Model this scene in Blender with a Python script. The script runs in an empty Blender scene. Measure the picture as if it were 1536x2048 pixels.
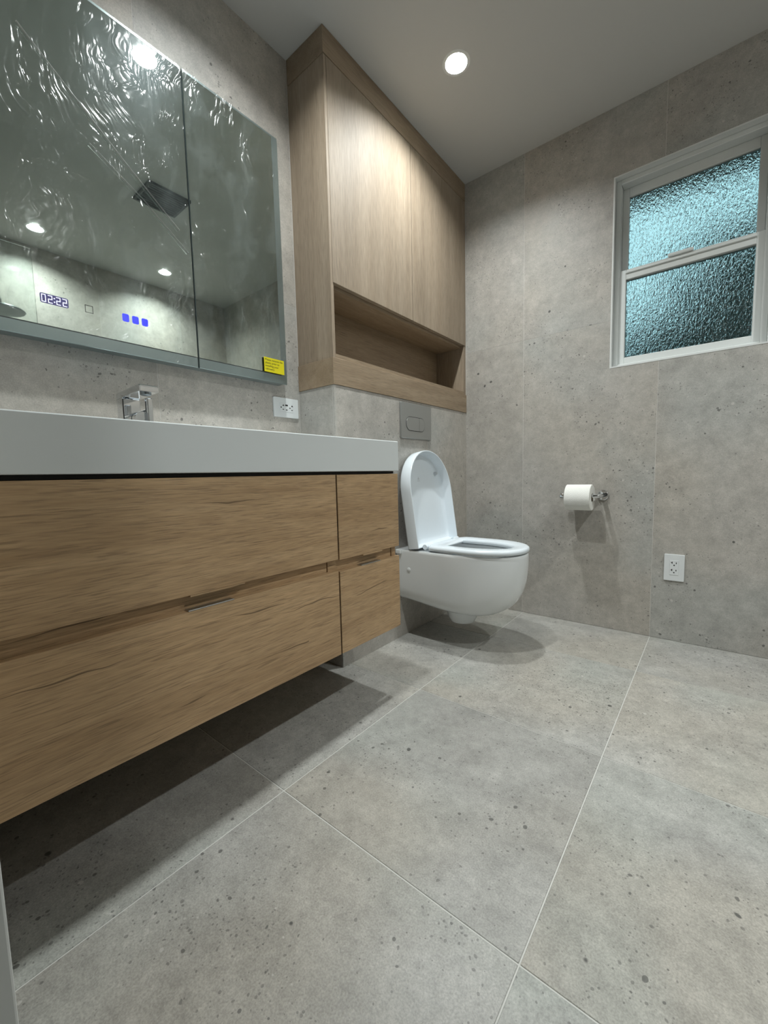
import bpy, bmesh, math, random
from mathutils import Vector, Matrix, noise
random.seed(7)
scene = bpy.context.scene
C = scene.collection

# ------------------------------------------------------------------ room dimensions (metres)
W, Y0, YB, CE = 2.42, 0.05, 2.209, 2.384        # width (x), near wall, far wall, ceiling
BX, YC = 0.2036, 1.136                          # boxed-out toilet wall: front plane and corner
VX = 0.5025                                     # vanity front plane
ZTOP, ZCB, ZVB = 0.890, 0.790, 0.2445           # counter top, counter underside, vanity bottom
WX0, WX1, WZ0, WZ1 = 0.948, 1.497, 1.250, 2.088 # window opening
DX0, DX1, DZ = 0.67, 1.48, 2.05                 # doorway
XM = 0.05                                       # mirror plane

# ------------------------------------------------------------------ camera
cam = bpy.data.objects.new('camera', bpy.data.cameras.new('camera'))
C.objects.link(cam)
r_ = Vector((0.77765, 0.62823, -0.02380)); u_ = Vector((-0.0370, 0.0836, 0.9958)); f_ = Vector((-0.627, 0.774, -0.0884))
f_.normalize(); r_ = (r_ - f_ * r_.dot(f_)).normalized(); u_ = r_.cross(f_)
cam.matrix_world = Matrix(((r_.x, u_.x, -f_.x, 1.3562), (r_.y, u_.y, -f_.y, 0.0), (r_.z, u_.z, -f_.z, 0.775), (0, 0, 0, 1)))
cam.data.sensor_fit = 'HORIZONTAL'; cam.data.sensor_width = 36.0
cam.data.lens = 36.0 * 820.09 / 1536.0
cam.data.clip_start = 0.02
scene.camera = cam

# ------------------------------------------------------------------ world, exposure
world = bpy.data.worlds.new('overcast_sky'); scene.world = world; world.use_nodes = True
bg = world.node_tree.nodes['Background']
bg.inputs['Color'].default_value = (0.56, 0.79, 0.86, 1); bg.inputs['Strength'].default_value = 1.3
LAMP = 1620.0                                     # radiance of the downlight lenses
LAMP_COL = (0.955, 1.0, 0.985, 1)
vs = scene.view_settings
vs.view_transform = 'Standard'; vs.look = 'None'; vs.exposure = 0.0; vs.gamma = 1.0; vs.use_curve_mapping = False
try:
    scene.cycles.max_bounces = 6; scene.cycles.diffuse_bounces = 3; scene.cycles.glossy_bounces = 4
    scene.cycles.transmission_bounces = 4; scene.cycles.transparent_max_bounces = 10
    scene.cycles.use_adaptive_sampling = True; scene.cycles.adaptive_threshold = 0.035
    scene.cycles.sample_clamp_indirect = 10.0
    scene.cycles.caustics_reflective = False; scene.cycles.caustics_refractive = False
    scene.cycles.use_denoising = True
except Exception:
    pass

# ================================================================== materials
def new_mat(name):
    m = bpy.data.materials.new(name); m.use_nodes = True
    nt = m.node_tree; nt.nodes.clear()
    out = nt.nodes.new('ShaderNodeOutputMaterial')
    return m, nt, out
def N(nt, t, **kw):
    n = nt.nodes.new(t)
    for k, v in kw.items():
        if k in n.inputs: n.inputs[k].default_value = v
        else: setattr(n, k, v)
    return n
def L(nt, a, b): nt.links.new(a, b)
def math_n(nt, op, a, b=None, clamp=False):
    n = nt.nodes.new('ShaderNodeMath'); n.operation = op; n.use_clamp = clamp
    for i, v in enumerate((a, b)):
        if v is None: continue
        if isinstance(v, (int, float)): n.inputs[i].default_value = v
        else: nt.links.new(v, n.inputs[i])
    return n.outputs[0]
def ramp(nt, fac, stops, interp='LINEAR'):
    n = nt.nodes.new('ShaderNodeValToRGB'); n.color_ramp.interpolation = interp
    el = n.color_ramp.elements
    while len(el) < len(stops): el.new(0.5)
    for e, (p, c) in zip(el, stops):
        e.position = p; e.color = (c, c, c, 1) if isinstance(c, (int, float)) else (*c, 1)
    nt.links.new(fac, n.inputs[0]); return n.outputs[0]
def mix(nt, fac, a, b, mode='MIX'):
    n = nt.nodes.new('ShaderNodeMix'); n.data_type = 'RGBA'; n.blend_type = mode
    for s, v in ((n.inputs[0], fac), (n.inputs[6], a), (n.inputs[7], b)):
        if isinstance(v, (int, float)): s.default_value = v
        elif isinstance(v, tuple): s.default_value = (*v, 1)
        else: nt.links.new(v, s)
    return n.outputs[2]
def plain(name, col, rough=0.5, metal=0.0, **kw):
    m, nt, out = new_mat(name)
    b = N(nt, 'ShaderNodeBsdfPrincipled', Roughness=rough, Metallic=metal)
    b.inputs['Base Color'].default_value = (*col, 1)
    for k, v in kw.items(): b.inputs[k.replace('_', ' ')].default_value = v
    L(nt, b.outputs[0], out.inputs[0]); return m
def obj_coords(nt, amount=37.0):
    tc = N(nt, 'ShaderNodeTexCoord'); oi = N(nt, 'ShaderNodeObjectInfo')
    k = math_n(nt, 'MULTIPLY', oi.outputs['Random'], amount)
    cx = N(nt, 'ShaderNodeCombineXYZ'); L(nt, k, cx.inputs[0]); L(nt, math_n(nt, 'MULTIPLY', k, 1.7), cx.inputs[1]); L(nt, math_n(nt, 'MULTIPLY', k, 0.6), cx.inputs[2])
    a = N(nt, 'ShaderNodeVectorMath', operation='ADD'); L(nt, tc.outputs['Object'], a.inputs[0]); L(nt, cx.outputs[0], a.inputs[1])
    return a.outputs[0], oi.outputs['Random']
def noise_n(nt, vec, scale, detail=4.0, rough=0.55, dist=0.0):
    n = N(nt, 'ShaderNodeTexNoise', Scale=scale, Detail=detail, Roughness=rough, Distortion=dist); L(nt, vec, n.inputs['Vector']); return n
def mapping(nt, vec, scale=(1, 1, 1), rot=(0, 0, 0)):
    n = N(nt, 'ShaderNodeMapping'); n.inputs['Scale'].default_value = scale; n.inputs['Rotation'].default_value = rot
    L(nt, vec, n.inputs['Vector']); return n.outputs[0]

def stone(name, c_lo, c_hi, tint_a, tint_b, rough=0.42, dens=0.0, grain=1.0):
    m, nt, out = new_mat(name)
    v, rnd = obj_coords(nt)
    big = noise_n(nt, v, 2.6, 2, 0.6, 0.4).outputs[0]
    mid = noise_n(nt, v, 17.0, 4, 0.65, 0.0).outputs[0]
    fine = noise_n(nt, v, 300.0, 2, 0.7).outputs[0]
    col = mix(nt, ramp(nt, big, ((0.3, 0.0), (0.72, 1.0))), c_lo, c_hi)
    t2 = noise_n(nt, mapping(nt, v, (1, 1, 1), (1.1, 0.4, 2.0)), 1.7, 1, 0.5).outputs[0]
    col = mix(nt, math_n(nt, 'MULTIPLY', ramp(nt, t2, ((0.42, 0.0), (0.62, 1.0))), 0.75), col, tint_a)
    t3 = noise_n(nt, mapping(nt, v, (1, 1, 1), (0.2, 2.4, 0.7)), 2.1, 1, 0.5).outputs[0]
    col = mix(nt, math_n(nt, 'MULTIPLY', ramp(nt, t3, ((0.5, 0.0), (0.68, 1.0))), 0.7), col, tint_b)
    col = mix(nt, 1.0, col, ramp(nt, mid, ((0.25, 0.80), (0.75, 1.14))), 'MULTIPLY')
    col = mix(nt, 1.0, col, ramp(nt, fine, ((0.25, 1 - 0.26 * grain), (0.75, 1 + 0.2 * grain))), 'MULTIPLY')
    flk = noise_n(nt, v, 60.0, 2, 0.75).outputs[0]
    col = mix(nt, 1.0, col, ramp(nt, flk, ((0.28, 1 - 0.12 * grain), (0.72, 1 + 0.09 * grain))), 'MULTIPLY')
    # clusters where the aggregate shows
    clus = ramp(nt, noise_n(nt, v, 4.2, 2, 0.6).outputs[0], ((0.46, 0.0), (0.66, 1.0)))
    warp = noise_n(nt, v, 30.0, 0).outputs['Color']
    wv = N(nt, 'ShaderNodeVectorMath', operation='MULTIPLY_ADD'); L(nt, warp, wv.inputs[0]); wv.inputs[1].default_value = (0.012,) * 3; L(nt, v, wv.inputs[2])
    def specks(scale, keep, size, use_clus, soft=0.05, sq=(1, 1, 1)):
        vo = N(nt, 'ShaderNodeTexVoronoi', Scale=scale); L(nt, mapping(nt, wv.outputs[0], sq), vo.inputs['Vector'])
        sc_ = N(nt, 'ShaderNodeSeparateColor'); L(nt, vo.outputs['Color'], sc_.inputs[0])
        kp = math_n(nt, 'GREATER_THAN', sc_.outputs[0], keep) if not use_clus else math_n(nt, 'GREATER_THAN', math_n(nt, 'ADD', sc_.outputs[0], math_n(nt, 'MULTIPLY', clus, use_clus)), keep)
        rad = math_n(nt, 'MULTIPLY', math_n(nt, 'ADD', math_n(nt, 'POWER', sc_.outputs[1], 3.0), 0.35), size)
        d = math_n(nt, 'SUBTRACT', rad, vo.outputs['Distance'])
        return math_n(nt, 'MULTIPLY', math_n(nt, 'DIVIDE', d, soft, True), kp)
    s1 = specks(26.0, 0.925 + dens * 0.4, 0.17, 0.0)
    s2 = specks(75.0, 1.04 + dens, 0.30, 0.42)
    s3 = specks(150.0, 0.90 + dens, 0.38, 0.42)
    sw = specks(62.0, 1.16, 0.26, 0.35)
    dark = math_n(nt, 'MAXIMUM', math_n(nt, 'MULTIPLY', s1, 0.9), math_n(nt, 'MAXIMUM', math_n(nt, 'MULTIPLY', s2, 0.72), math_n(nt, 'MULTIPLY', s3, 0.5)))
    # faint hairline veins
    vn = noise_n(nt, mapping(nt, v, (1, 1, 1), (0.5, 1.0, 0.3)), 1.5, 2, 0.5, 0.6).outputs[0]
    vein = math_n(nt, 'SUBTRACT', 1.0, math_n(nt, 'DIVIDE', math_n(nt, 'ABSOLUTE', math_n(nt, 'SUBTRACT', vn, 0.5)), 0.004, True), True)
    vmask = ramp(nt, noise_n(nt, v, 3.1, 2).outputs[0], ((0.56, 0.0), (0.66, 1.0)))
    vein = math_n(nt, 'MULTIPLY', math_n(nt, 'MULTIPLY', vein, vmask), 0.16)
    col = mix(nt, math_n(nt, 'MULTIPLY', sw, 0.45), col, (0.66, 0.64, 0.60))
    col = mix(nt, dark, col, (0.075, 0.075, 0.07))
    col = mix(nt, vein, col, (0.12, 0.11, 0.10))
    col = mix(nt, 1.0, col, ramp(nt, rnd, ((0.0, 0.95), (1.0, 1.05))), 'MULTIPLY')
    b = N(nt, 'ShaderNodeBsdfPrincipled', Roughness=rough); L(nt, col, b.inputs['Base Color'])
    L(nt, ramp(nt, mid, ((0.2, rough - 0.07), (0.8, rough + 0.08))), b.inputs['Roughness'])
    h = math_n(nt, 'MULTIPLY', flk, 0.6)
    bp = N(nt, 'ShaderNodeBump', Strength=0.22, Distance=0.004); L(nt, h, bp.inputs['Height']); L(nt, bp.outputs[0], b.inputs['Normal'])
    L(nt, b.outputs[0], out.inputs[0]); return m

def wood(name, dark, base, light, axis, rough=0.5, pore=0.5, figure=0.5, bump=0.12, knots=0.0):
    m, nt, out = new_mat(name)
    v, rnd = obj_coords(nt, 23.0)
    st = [1.0, 1.0, 1.0]; st[axis] = 0.07
    v1 = mapping(nt, v, tuple(st))
    st2 = [1.0, 1.0, 1.0]; st2[axis] = 0.14
    v2 = mapping(nt, v, tuple(st2))
    warp = noise_n(nt, v2, 3.2, 1, 0.5, 0.5)
    wv = N(nt, 'ShaderNodeVectorMath', operation='MULTIPLY_ADD'); L(nt, warp.outputs['Color'], wv.inputs[0]); wv.inputs[1].default_value = (0.16,) * 3; L(nt, v1, wv.inputs[2])
    rings = noise_n(nt, wv.outputs[0], 22.0, 3, 0.62, 0.25).outputs[0]
    broad = noise_n(nt, v1, 5.0, 3, 0.5, 0.3).outputs[0]
    fine = noise_n(nt, v1, 260.0, 1, 0.7).outputs[0]
    st3 = [1.0, 1.0, 1.0]; st3[axis] = 0.035
    pores = ramp(nt, noise_n(nt, mapping(nt, v, tuple(st3)), 420.0, 2, 0.6).outputs[0], ((0.34, 1.0), (0.45, 0.0)))
    col = mix(nt, ramp(nt, rings, ((0.30, 0.0), (0.70, 1.0))), dark, light)
    col = mix(nt, 1.0 - figure, col, base)
    col = mix(nt, 1.0, col, ramp(nt, broad, ((0.25, 0.84), (0.75, 1.13))), 'MULTIPLY')
    col = mix(nt, 1.0, col, ramp(nt, fine, ((0.25, 0.86), (0.75, 1.12))), 'MULTIPLY')
    dk = tuple(c * 0.45 for c in dark)
    col = mix(nt, math_n(nt, 'MULTIPLY', pores, pore), col, dk)
    crack = None
    if knots > 0:
        # long dark drying cracks: thin tapering dashes along the grain, at random cells
        cs = [0.0, 8.5, 8.5]; cs[axis] = 2.0
        vc = mapping(nt, v, tuple(cs))
        wob = noise_n(nt, mapping(nt, v, (0.0, 1.0, 1.0)), 7.0, 2, 0.5).outputs[0]
        vo = N(nt, 'ShaderNodeTexVoronoi', Scale=1.0); vo.inputs['Randomness'].default_value = 0.8; L(nt, vc, vo.inputs['Vector'])
        dl = N(nt, 'ShaderNodeVectorMath', operation='SUBTRACT'); L(nt, vc, dl.inputs[0]); L(nt, vo.outputs['Position'], dl.inputs[1])
        sp_ = N(nt, 'ShaderNodeSeparateXYZ'); L(nt, dl.outputs[0], sp_.inputs[0])
        along = math_n(nt, 'ABSOLUTE', sp_.outputs[axis])
        across = math_n(nt, 'ABSOLUTE', math_n(nt, 'ADD', sp_.outputs[2 if axis == 1 else 1], math_n(nt, 'MULTIPLY', math_n(nt, 'SUBTRACT', wob, 0.5), 0.28)))
        sc0 = N(nt, 'ShaderNodeSeparateColor'); L(nt, vo.outputs['Color'], sc0.inputs[0])
        ln_ = math_n(nt, 'ADD', math_n(nt, 'MULTIPLY', sc0.outputs[1], 0.28), 0.08)
        val = math_n(nt, 'SUBTRACT', math_n(nt, 'SUBTRACT', 1.0, math_n(nt, 'DIVIDE', along, ln_)), math_n(nt, 'DIVIDE', across, 0.020))
        crack = math_n(nt, 'MULTIPLY', math_n(nt, 'MULTIPLY', val, 2.0, True), math_n(nt, 'GREATER_THAN', sc0.outputs[0], 0.42))
        st5 = [0.0, 1.0, 1.0]; st5[axis] = 0.45
        vo = N(nt, 'ShaderNodeTexVoronoi', Scale=6.0); L(nt, mapping(nt, wv.outputs[0] if False else v, tuple(st5)), vo.inputs['Vector'])
        sc_ = N(nt, 'ShaderNodeSeparateColor'); L(nt, vo.outputs['Color'], sc_.inputs[0])
        kn = math_n(nt, 'MULTIPLY', ramp(nt, vo.outputs['Distance'], ((0.0, 1.0), (0.03, 0.6), (0.085, 0.0))), math_n(nt, 'GREATER_THAN', sc_.outputs[0], 0.62))
        col = mix(nt, math_n(nt, 'MULTIPLY', crack, 0.9 * knots), col, dk)
        col = mix(nt, math_n(nt, 'MULTIPLY', kn, 0.75 * knots), col, dk)
    b = N(nt, 'ShaderNodeBsdfPrincipled', Roughness=rough); L(nt, col, b.inputs['Base Color'])
    b.inputs['Specular IOR Level'].default_value = 0.4
    h = math_n(nt, 'SUBTRACT', math_n(nt, 'MULTIPLY', fine, 0.6), math_n(nt, 'MULTIPLY', pores, 0.7))
    bp = N(nt, 'ShaderNodeBump', Strength=bump, Distance=0.003); L(nt, h, bp.inputs['Height']); L(nt, bp.outputs[0], b.inputs['Normal'])
    L(nt, b.outputs[0], out.inputs[0]); return m

M = {}
M['floor_stone'] = stone('floor_stone', (0.33, 0.325, 0.305), (0.46, 0.455, 0.43), (0.41, 0.385, 0.335), (0.38, 0.40, 0.37))
M['wall_stone'] = stone('wall_stone', (0.41, 0.388, 0.355), (0.48, 0.458, 0.425), (0.46, 0.428, 0.38), (0.41, 0.415, 0.395), 0.5, 0.08, 0.7)
M['grout'] = plain('grout', (0.60, 0.60, 0.57), 0.8)
M['wall_grout'] = plain('wall_grout', (0.62, 0.61, 0.58), 0.8)
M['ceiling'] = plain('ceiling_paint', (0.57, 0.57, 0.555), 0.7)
M['paint'] = plain('white_paint', (0.74, 0.76, 0.75), 0.35)
M['hall'] = plain('hall_paint', (0.45, 0.44, 0.42), 0.7)
M['oak_z'] = wood('pale_oak_upright', (0.235, 0.178, 0.124), (0.315, 0.250, 0.183), (0.37, 0.30, 0.225), 2, 0.6, 0.3, 0.5, 0.06)
M['oak_y'] = wood('pale_oak_level', (0.24, 0.172, 0.11), (0.325, 0.245, 0.165), (0.385, 0.297, 0.205), 1, 0.45, 0.35, 0.6, 0.06)
M['brown_oak'] = wood('rustic_oak', (0.38, 0.24, 0.125), (0.54, 0.36, 0.20), (0.66, 0.46, 0.27), 1, 0.5, 0.45, 0.55, 0.3, 1.0)
M['black'] = plain('black_gap', (0.008, 0.007, 0.007), 0.6)
M['counter'] = plain('white_counter', (0.82, 0.865, 0.88), 0.32)
M['ceramic'] = plain('white_ceramic', (0.80, 0.83, 0.84), 0.10, Coat_Weight=0.4)
M['seat_plastic'] = plain('white_seat_plastic', (0.76, 0.825, 0.875), 0.22)
M['water'] = plain('bowl_inside', (0.60, 0.63, 0.63), 0.12)
M['chrome'] = plain('chrome', (0.78, 0.80, 0.82), 0.06, 1.0)
M['steel'] = plain('satin_steel', (0.50, 0.50, 0.49), 0.33, 1.0)
M['plate'] = plain('satin_chrome_plate', (0.45, 0.46, 0.455), 0.38, 0.85)
M['plastic'] = plain('white_plastic', (0.74, 0.77, 0.78), 0.35)
M['slot'] = plain('dark_slot', (0.01, 0.01, 0.01), 0.6)
M['fan'] = plain('black_fan', (0.006, 0.009, 0.012), 0.5)
M['vinyl'] = plain('white_vinyl', (0.72, 0.75, 0.74), 0.35)
M['yellow'] = plain('yellow_sticker', (0.75, 0.66, 0.01), 0.45)
M['ink'] = plain('black_ink', (0.03, 0.03, 0.01), 0.6)
M['mirror_side'] = plain('mirror_side', (0.26, 0.31, 0.31), 0.28, 0.7)
M['dark_metal'] = plain('brushed_dark_metal', (0.22, 0.24, 0.25), 0.3, 1.0)
M['bumper'] = plain('clear_bumper', (0.55, 0.58, 0.60), 0.3)
M['leaf'] = plain('hedge_leaf', (0.022, 0.050, 0.042), 0.6)
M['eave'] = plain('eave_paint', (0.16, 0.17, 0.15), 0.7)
M['ground'] = plain('garden_soil', (0.03, 0.035, 0.025), 0.9)

def paper():
    m, nt, out = new_mat('toilet_paper'); v, _ = obj_coords(nt)
    vo = N(nt, 'ShaderNodeTexVoronoi', Scale=260.0); L(nt, v, vo.inputs['Vector'])
    b = N(nt, 'ShaderNodeBsdfPrincipled', Roughness=0.95); b.inputs['Base Color'].default_value = (0.86, 0.86, 0.82, 1)
    bp = N(nt, 'ShaderNodeBump', Strength=0.25, Distance=0.002); L(nt, vo.outputs['Distance'], bp.inputs['Height']); L(nt, bp.outputs[0], b.inputs['Normal'])
    L(nt, b.outputs[0], out.inputs[0]); return m
M['paper'] = paper()
def emit(name, col, s):
    m, nt, out = new_mat(name); e = N(nt, 'ShaderNodeEmission', Strength=s); e.inputs[0].default_value = col
    L(nt, e.outputs[0], out.inputs[0]); return m
M['lens'] = emit('lamp_lens', LAMP_COL, LAMP)
M['digit'] = emit('clock_digit', (0.72, 0.76, 1.0, 1), 2.4)
M['halo'] = emit('digit_halo', (0.17, 0.16, 0.36, 1), 0.55)
M['touch'] = emit('touch_key', (0.05, 0.06, 0.85, 1), 1.4)
def mirror_mat():
    m, nt, out = new_mat('mirror_glass')
    g = N(nt, 'ShaderNodeBsdfGlossy', Roughness=0.015); g.inputs['Color'].default_value = (0.60, 0.67, 0.63, 1)
    L(nt, g.outputs[0], out.inputs[0]); return m
M['mirror'] = mirror_mat()
def film_mat():
    m, nt, out = new_mat('cling_film')
    tc = N(nt, 'ShaderNodeTexCoord'); v = tc.outputs['Object']
    w = noise_n(nt, v, 5.0, 2).outputs['Color']
    wv = N(nt, 'ShaderNodeVectorMath', operation='MULTIPLY_ADD'); L(nt, w, wv.inputs[0]); wv.inputs[1].default_value = (0.22,) * 3; L(nt, v, wv.inputs[2])
    a = noise_n(nt, mapping(nt, wv.outputs[0], (1, 1, 0.075), (0.08, 0, 0)), 40.0, 2, 0.55, 0.3).outputs[0]
    ridge = math_n(nt, 'ABSOLUTE', math_n(nt, 'SUBTRACT', a, 0.5))
    patch = ramp(nt, noise_n(nt, v, 5.5, 3).outputs[0], ((0.36, 0.0), (0.60, 1.0)))
    fine = noise_n(nt, mapping(nt, wv.outputs[0], (1, 1, 0.5)), 90.0, 3, 0.6).outputs[0]
    h = math_n(nt, 'ADD', math_n(nt, 'MULTIPLY', math_n(nt, 'MULTIPLY', ridge, patch), 1.0), math_n(nt, 'MULTIPLY', math_n(nt, 'MULTIPLY', fine, patch), 0.035))
    bp = N(nt, 'ShaderNodeBump', Strength=1.0, Distance=0.010); L(nt, h, bp.inputs['Height'])
    gl = N(nt, 'ShaderNodeBsdfGlossy', Roughness=0.15); L(nt, bp.outputs[0], gl.inputs['Normal'])
    hz = N(nt, 'ShaderNodeBsdfGlossy', Roughness=0.36); hz.inputs['Color'].default_value = (0.75, 0.92, 1.0, 1)
    tr = N(nt, 'ShaderNodeBsdfTransparent'); tr.inputs[0].default_value = (0.98, 0.99, 0.985, 1)
    df = N(nt, 'ShaderNodeBsdfDiffuse'); df.inputs[0].default_value = (0.7, 0.8, 0.8, 1)
    m1 = N(nt, 'ShaderNodeMixShader'); L(nt, math_n(nt, 'ADD', math_n(nt, 'MULTIPLY', patch, 0.05), 0.008), m1.inputs[0]); L(nt, tr.outputs[0], m1.inputs[1]); L(nt, gl.outputs[0], m1.inputs[2])
    m2 = N(nt, 'ShaderNodeMixShader'); m2.inputs[0].default_value = 0.008; L(nt, m1.outputs[0], m2.inputs[1]); L(nt, hz.outputs[0], m2.inputs[2])
    m3 = N(nt, 'ShaderNodeMixShader'); L(nt, math_n(nt, 'MULTIPLY', ramp(nt, noise_n(nt, mapping(nt, wv.outputs[0], (1, 1, 0.25)), 14.0, 4, 0.7).outputs[0], ((0.48, 0.0), (0.75, 1.0))), 0.07), m3.inputs[0]); L(nt, m2.outputs[0], m3.inputs[1]); L(nt, df.outputs[0], m3.inputs[2])
    L(nt, m3.outputs[0], out.inputs[0]); return m
M['film'] = film_mat()
def crease_mat():
    m, nt, out = new_mat('film_crease')
    tr = N(nt, 'ShaderNodeBsdfTransparent'); g = N(nt, 'ShaderNodeBsdfGlossy', Roughness=0.3)
    mx = N(nt, 'ShaderNodeMixShader'); mx.inputs[0].default_value = 0.30
    L(nt, tr.outputs[0], mx.inputs[1]); L(nt, g.outputs[0], mx.inputs[2]); L(nt, mx.outputs[0], out.inputs[0]); return m
M['crease'] = crease_mat()
def obscure_glass():
    m, nt, out = new_mat('rippled_glass')
    tc = N(nt, 'ShaderNodeTexCoord'); v = tc.outputs['Object']
    a = noise_n(nt, mapping(nt, v, (1.0, 1.0, 0.5)), 130.0, 2, 0.5, 0.8).outputs[0]
    bp = N(nt, 'ShaderNodeBump', Strength=1.0, Distance=0.0060); L(nt, a, bp.inputs['Height'])
    rf = N(nt, 'ShaderNodeBsdfRefraction', Roughness=0.10, IOR=1.30); rf.inputs[0].default_value = (0.86, 0.97, 0.97, 1); L(nt, bp.outputs[0], rf.inputs['Normal'])
    gl = N(nt, 'ShaderNodeBsdfGlossy', Roughness=0.08); L(nt, bp.outputs[0], gl.inputs['Normal'])
    fr = N(nt, 'ShaderNodeFresnel', IOR=1.5); L(nt, bp.outputs[0], fr.inputs['Normal'])
    mx = N(nt, 'ShaderNodeMixShader'); L(nt, fr.outputs[0], mx.inputs[0]); L(nt, rf.outputs[0], mx.inputs[1]); L(nt, gl.outputs[0], mx.inputs[2])
    L(nt, mx.outputs[0], out.inputs[0]); return m
M['obscure'] = obscure_glass()

def clear_glass():
    m, nt, out = new_mat('clear_glass')
    tr = N(nt, 'ShaderNodeBsdfTransparent'); tr.inputs[0].default_value = (0.96, 0.985, 0.975, 1)
    gl = N(nt, 'ShaderNodeBsdfGlossy', Roughness=0.01); lw = N(nt, 'ShaderNodeFresnel', IOR=1.45)
    mx = N(nt, 'ShaderNodeMixShader'); L(nt, lw.outputs[0], mx.inputs[0]); L(nt, tr.outputs[0], mx.inputs[1]); L(nt, gl.outputs[0], mx.inputs[2])
    L(nt, mx.outputs[0], out.inputs[0]); return m
M['clear'] = clear_glass()

# ================================================================== geometry helpers
def box(bm, x0, x1, y0, y1, z0, z1, bev=0.0, seg=1):
    vs_ = [bm.verts.new((x, y, z)) for x in (x0, x1) for y in (y0, y1) for z in (z0, z1)]
    fs = [bm.faces.new([vs_[i] for i in q]) for q in ((0, 1, 3, 2), (4, 6, 7, 5), (0, 4, 5, 1), (2, 3, 7, 6), (0, 2, 6, 4), (1, 5, 7, 3))]
    if bev > 0:
        es = list({e for f in fs for e in f.edges})
        bmesh.ops.bevel(bm, geom=es, offset=bev, segments=seg, affect='EDGES', profile=0.5)
    return bm
def cyl(bm, p0, p1, r0, r1=None, n=24, caps=True):
    r1 = r0 if r1 is None else r1
    p0, p1 = Vector(p0), Vector(p1); d = (p1 - p0).normalized()
    a = d.orthogonal().normalized(); b = d.cross(a)
    A = [bm.verts.new(p0 + (a * math.cos(t) + b * math.sin(t)) * r0) for t in (2 * math.pi * i / n for i in range(n))]
    B = [bm.verts.new(p1 + (a * math.cos(t) + b * math.sin(t)) * r1) for t in (2 * math.pi * i / n for i in range(n))]
    for i in range(n): bm.faces.new((A[i], A[(i + 1) % n], B[(i + 1) % n], B[i]))
    if caps: bm.faces.new(A[::-1]); bm.faces.new(B)
    return bm
def lathe(bm, profile, center, axis, n=32):
    """profile: (radius, distance along axis) pairs, revolved about the axis through center."""
    c = Vector(center); d = Vector(axis).normalized(); a = d.orthogonal().normalized(); b = d.cross(a)
    rings = []
    for r, h in profile:
        if r < 1e-6: rings.append([bm.verts.new(c + d * h)])
        else: rings.append([bm.verts.new(c + d * h + (a * math.cos(2 * math.pi * i / n) + b * math.sin(2 * math.pi * i / n)) * r) for i in range(n)])
    for A, B in zip(rings, rings[1:]):
        for i in range(n):
            j = (i + 1) % n
            if len(A) == 1 and len(B) == 1: continue
            if len(A) == 1: bm.faces.new((A[0], B[j], B[i]))
            elif len(B) == 1: bm.faces.new((A[i], A[j], B[0]))
            else: bm.faces.new((A[i], A[j], B[j], B[i]))
    return bm
def loft(bm, rings, cap0=True, cap1=True, closed=True):
    R = [[bm.verts.new(p) for p in ring] for ring in rings]; n = len(R[0])
    for A, B in zip(R, R[1:]):
        for i in range(n if closed else n - 1):
            j = (i + 1) % n; bm.faces.new((A[i], A[j], B[j], B[i]))
    if cap0: bm.faces.new(R[0][::-1])
    if cap1: bm.faces.new(R[-1])
    return R
def tube(bm, pts, r, n=14):
    pts = [Vector(p) for p in pts]; rings = []; prev = None
    for i, p in enumerate(pts):
        t = (pts[min(i + 1, len(pts) - 1)] - pts[max(i - 1, 0)]).normalized()
        a = t.orthogonal().normalized() if prev is None else (prev - t * prev.dot(t)).normalized()
        prev = a; b = t.cross(a)
        rings.append([p + (a * math.cos(2 * math.pi * k / n) + b * math.sin(2 * math.pi * k / n)) * r for k in range(n)])
    loft(bm, rings); return bm
def O(name, bm, mat, parent=None, smooth=False, angle=0.6):
    bmesh.ops.recalc_face_normals(bm, faces=bm.faces)
    me = bpy.data.meshes.new(name); bm.to_mesh(me); bm.free()
    if mat is not None: me.materials.append(M[mat] if isinstance(mat, str) else mat)
    if smooth:
        for p in me.polygons: p.use_smooth = True
        try: me.set_sharp_from_angle(angle=angle)
        except Exception: pass
    o = bpy.data.objects.new(name, me); C.objects.link(o)
    if parent is not None:
        o.parent = parent
        off = Vector((0, 0, 0)); q = parent
        while q is not None: off += q.location; q = q.parent
        o.location = -off
    return o
def recentre(o):
    """Move the origin to the middle of the mesh (placement unchanged)."""
    me = o.data; c = sum((Vector(v.co) for v in me.vertices), Vector()) / len(me.vertices)
    me.transform(Matrix.Translation(-c)); o.location = o.location + c; return o
def B(name, mat, parent, *a, **k): return O(name, box(bmesh.new(), *a, **k), mat, parent)
def thing(name, label, cat, loc, group=None):
    o = bpy.data.objects.new(name, None); o.empty_display_size = 0.05; C.objects.link(o); o.location = loc
    o['label'] = label; o['category'] = cat
    if group: o['group'] = group
    return o
def struct(o, label, cat):
    o['kind'] = 'structure'; o['label'] = label; o['category'] = cat; return o
def rounded_rect(cx, cz, w, h, r, n=5):
    pts = []
    for sx, sz, a0 in ((1, 1, 0), (-1, 1, 90), (-1, -1, 180), (1, -1, 270)):
        for i in range(n + 1):
            a = math.radians(a0 + 90 * i / n)
            pts.append((cx + sx * (w / 2 - r) + r * math.cos(a), cz + sz * (h / 2 - r) + r * math.sin(a)))
    return pts

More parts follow.
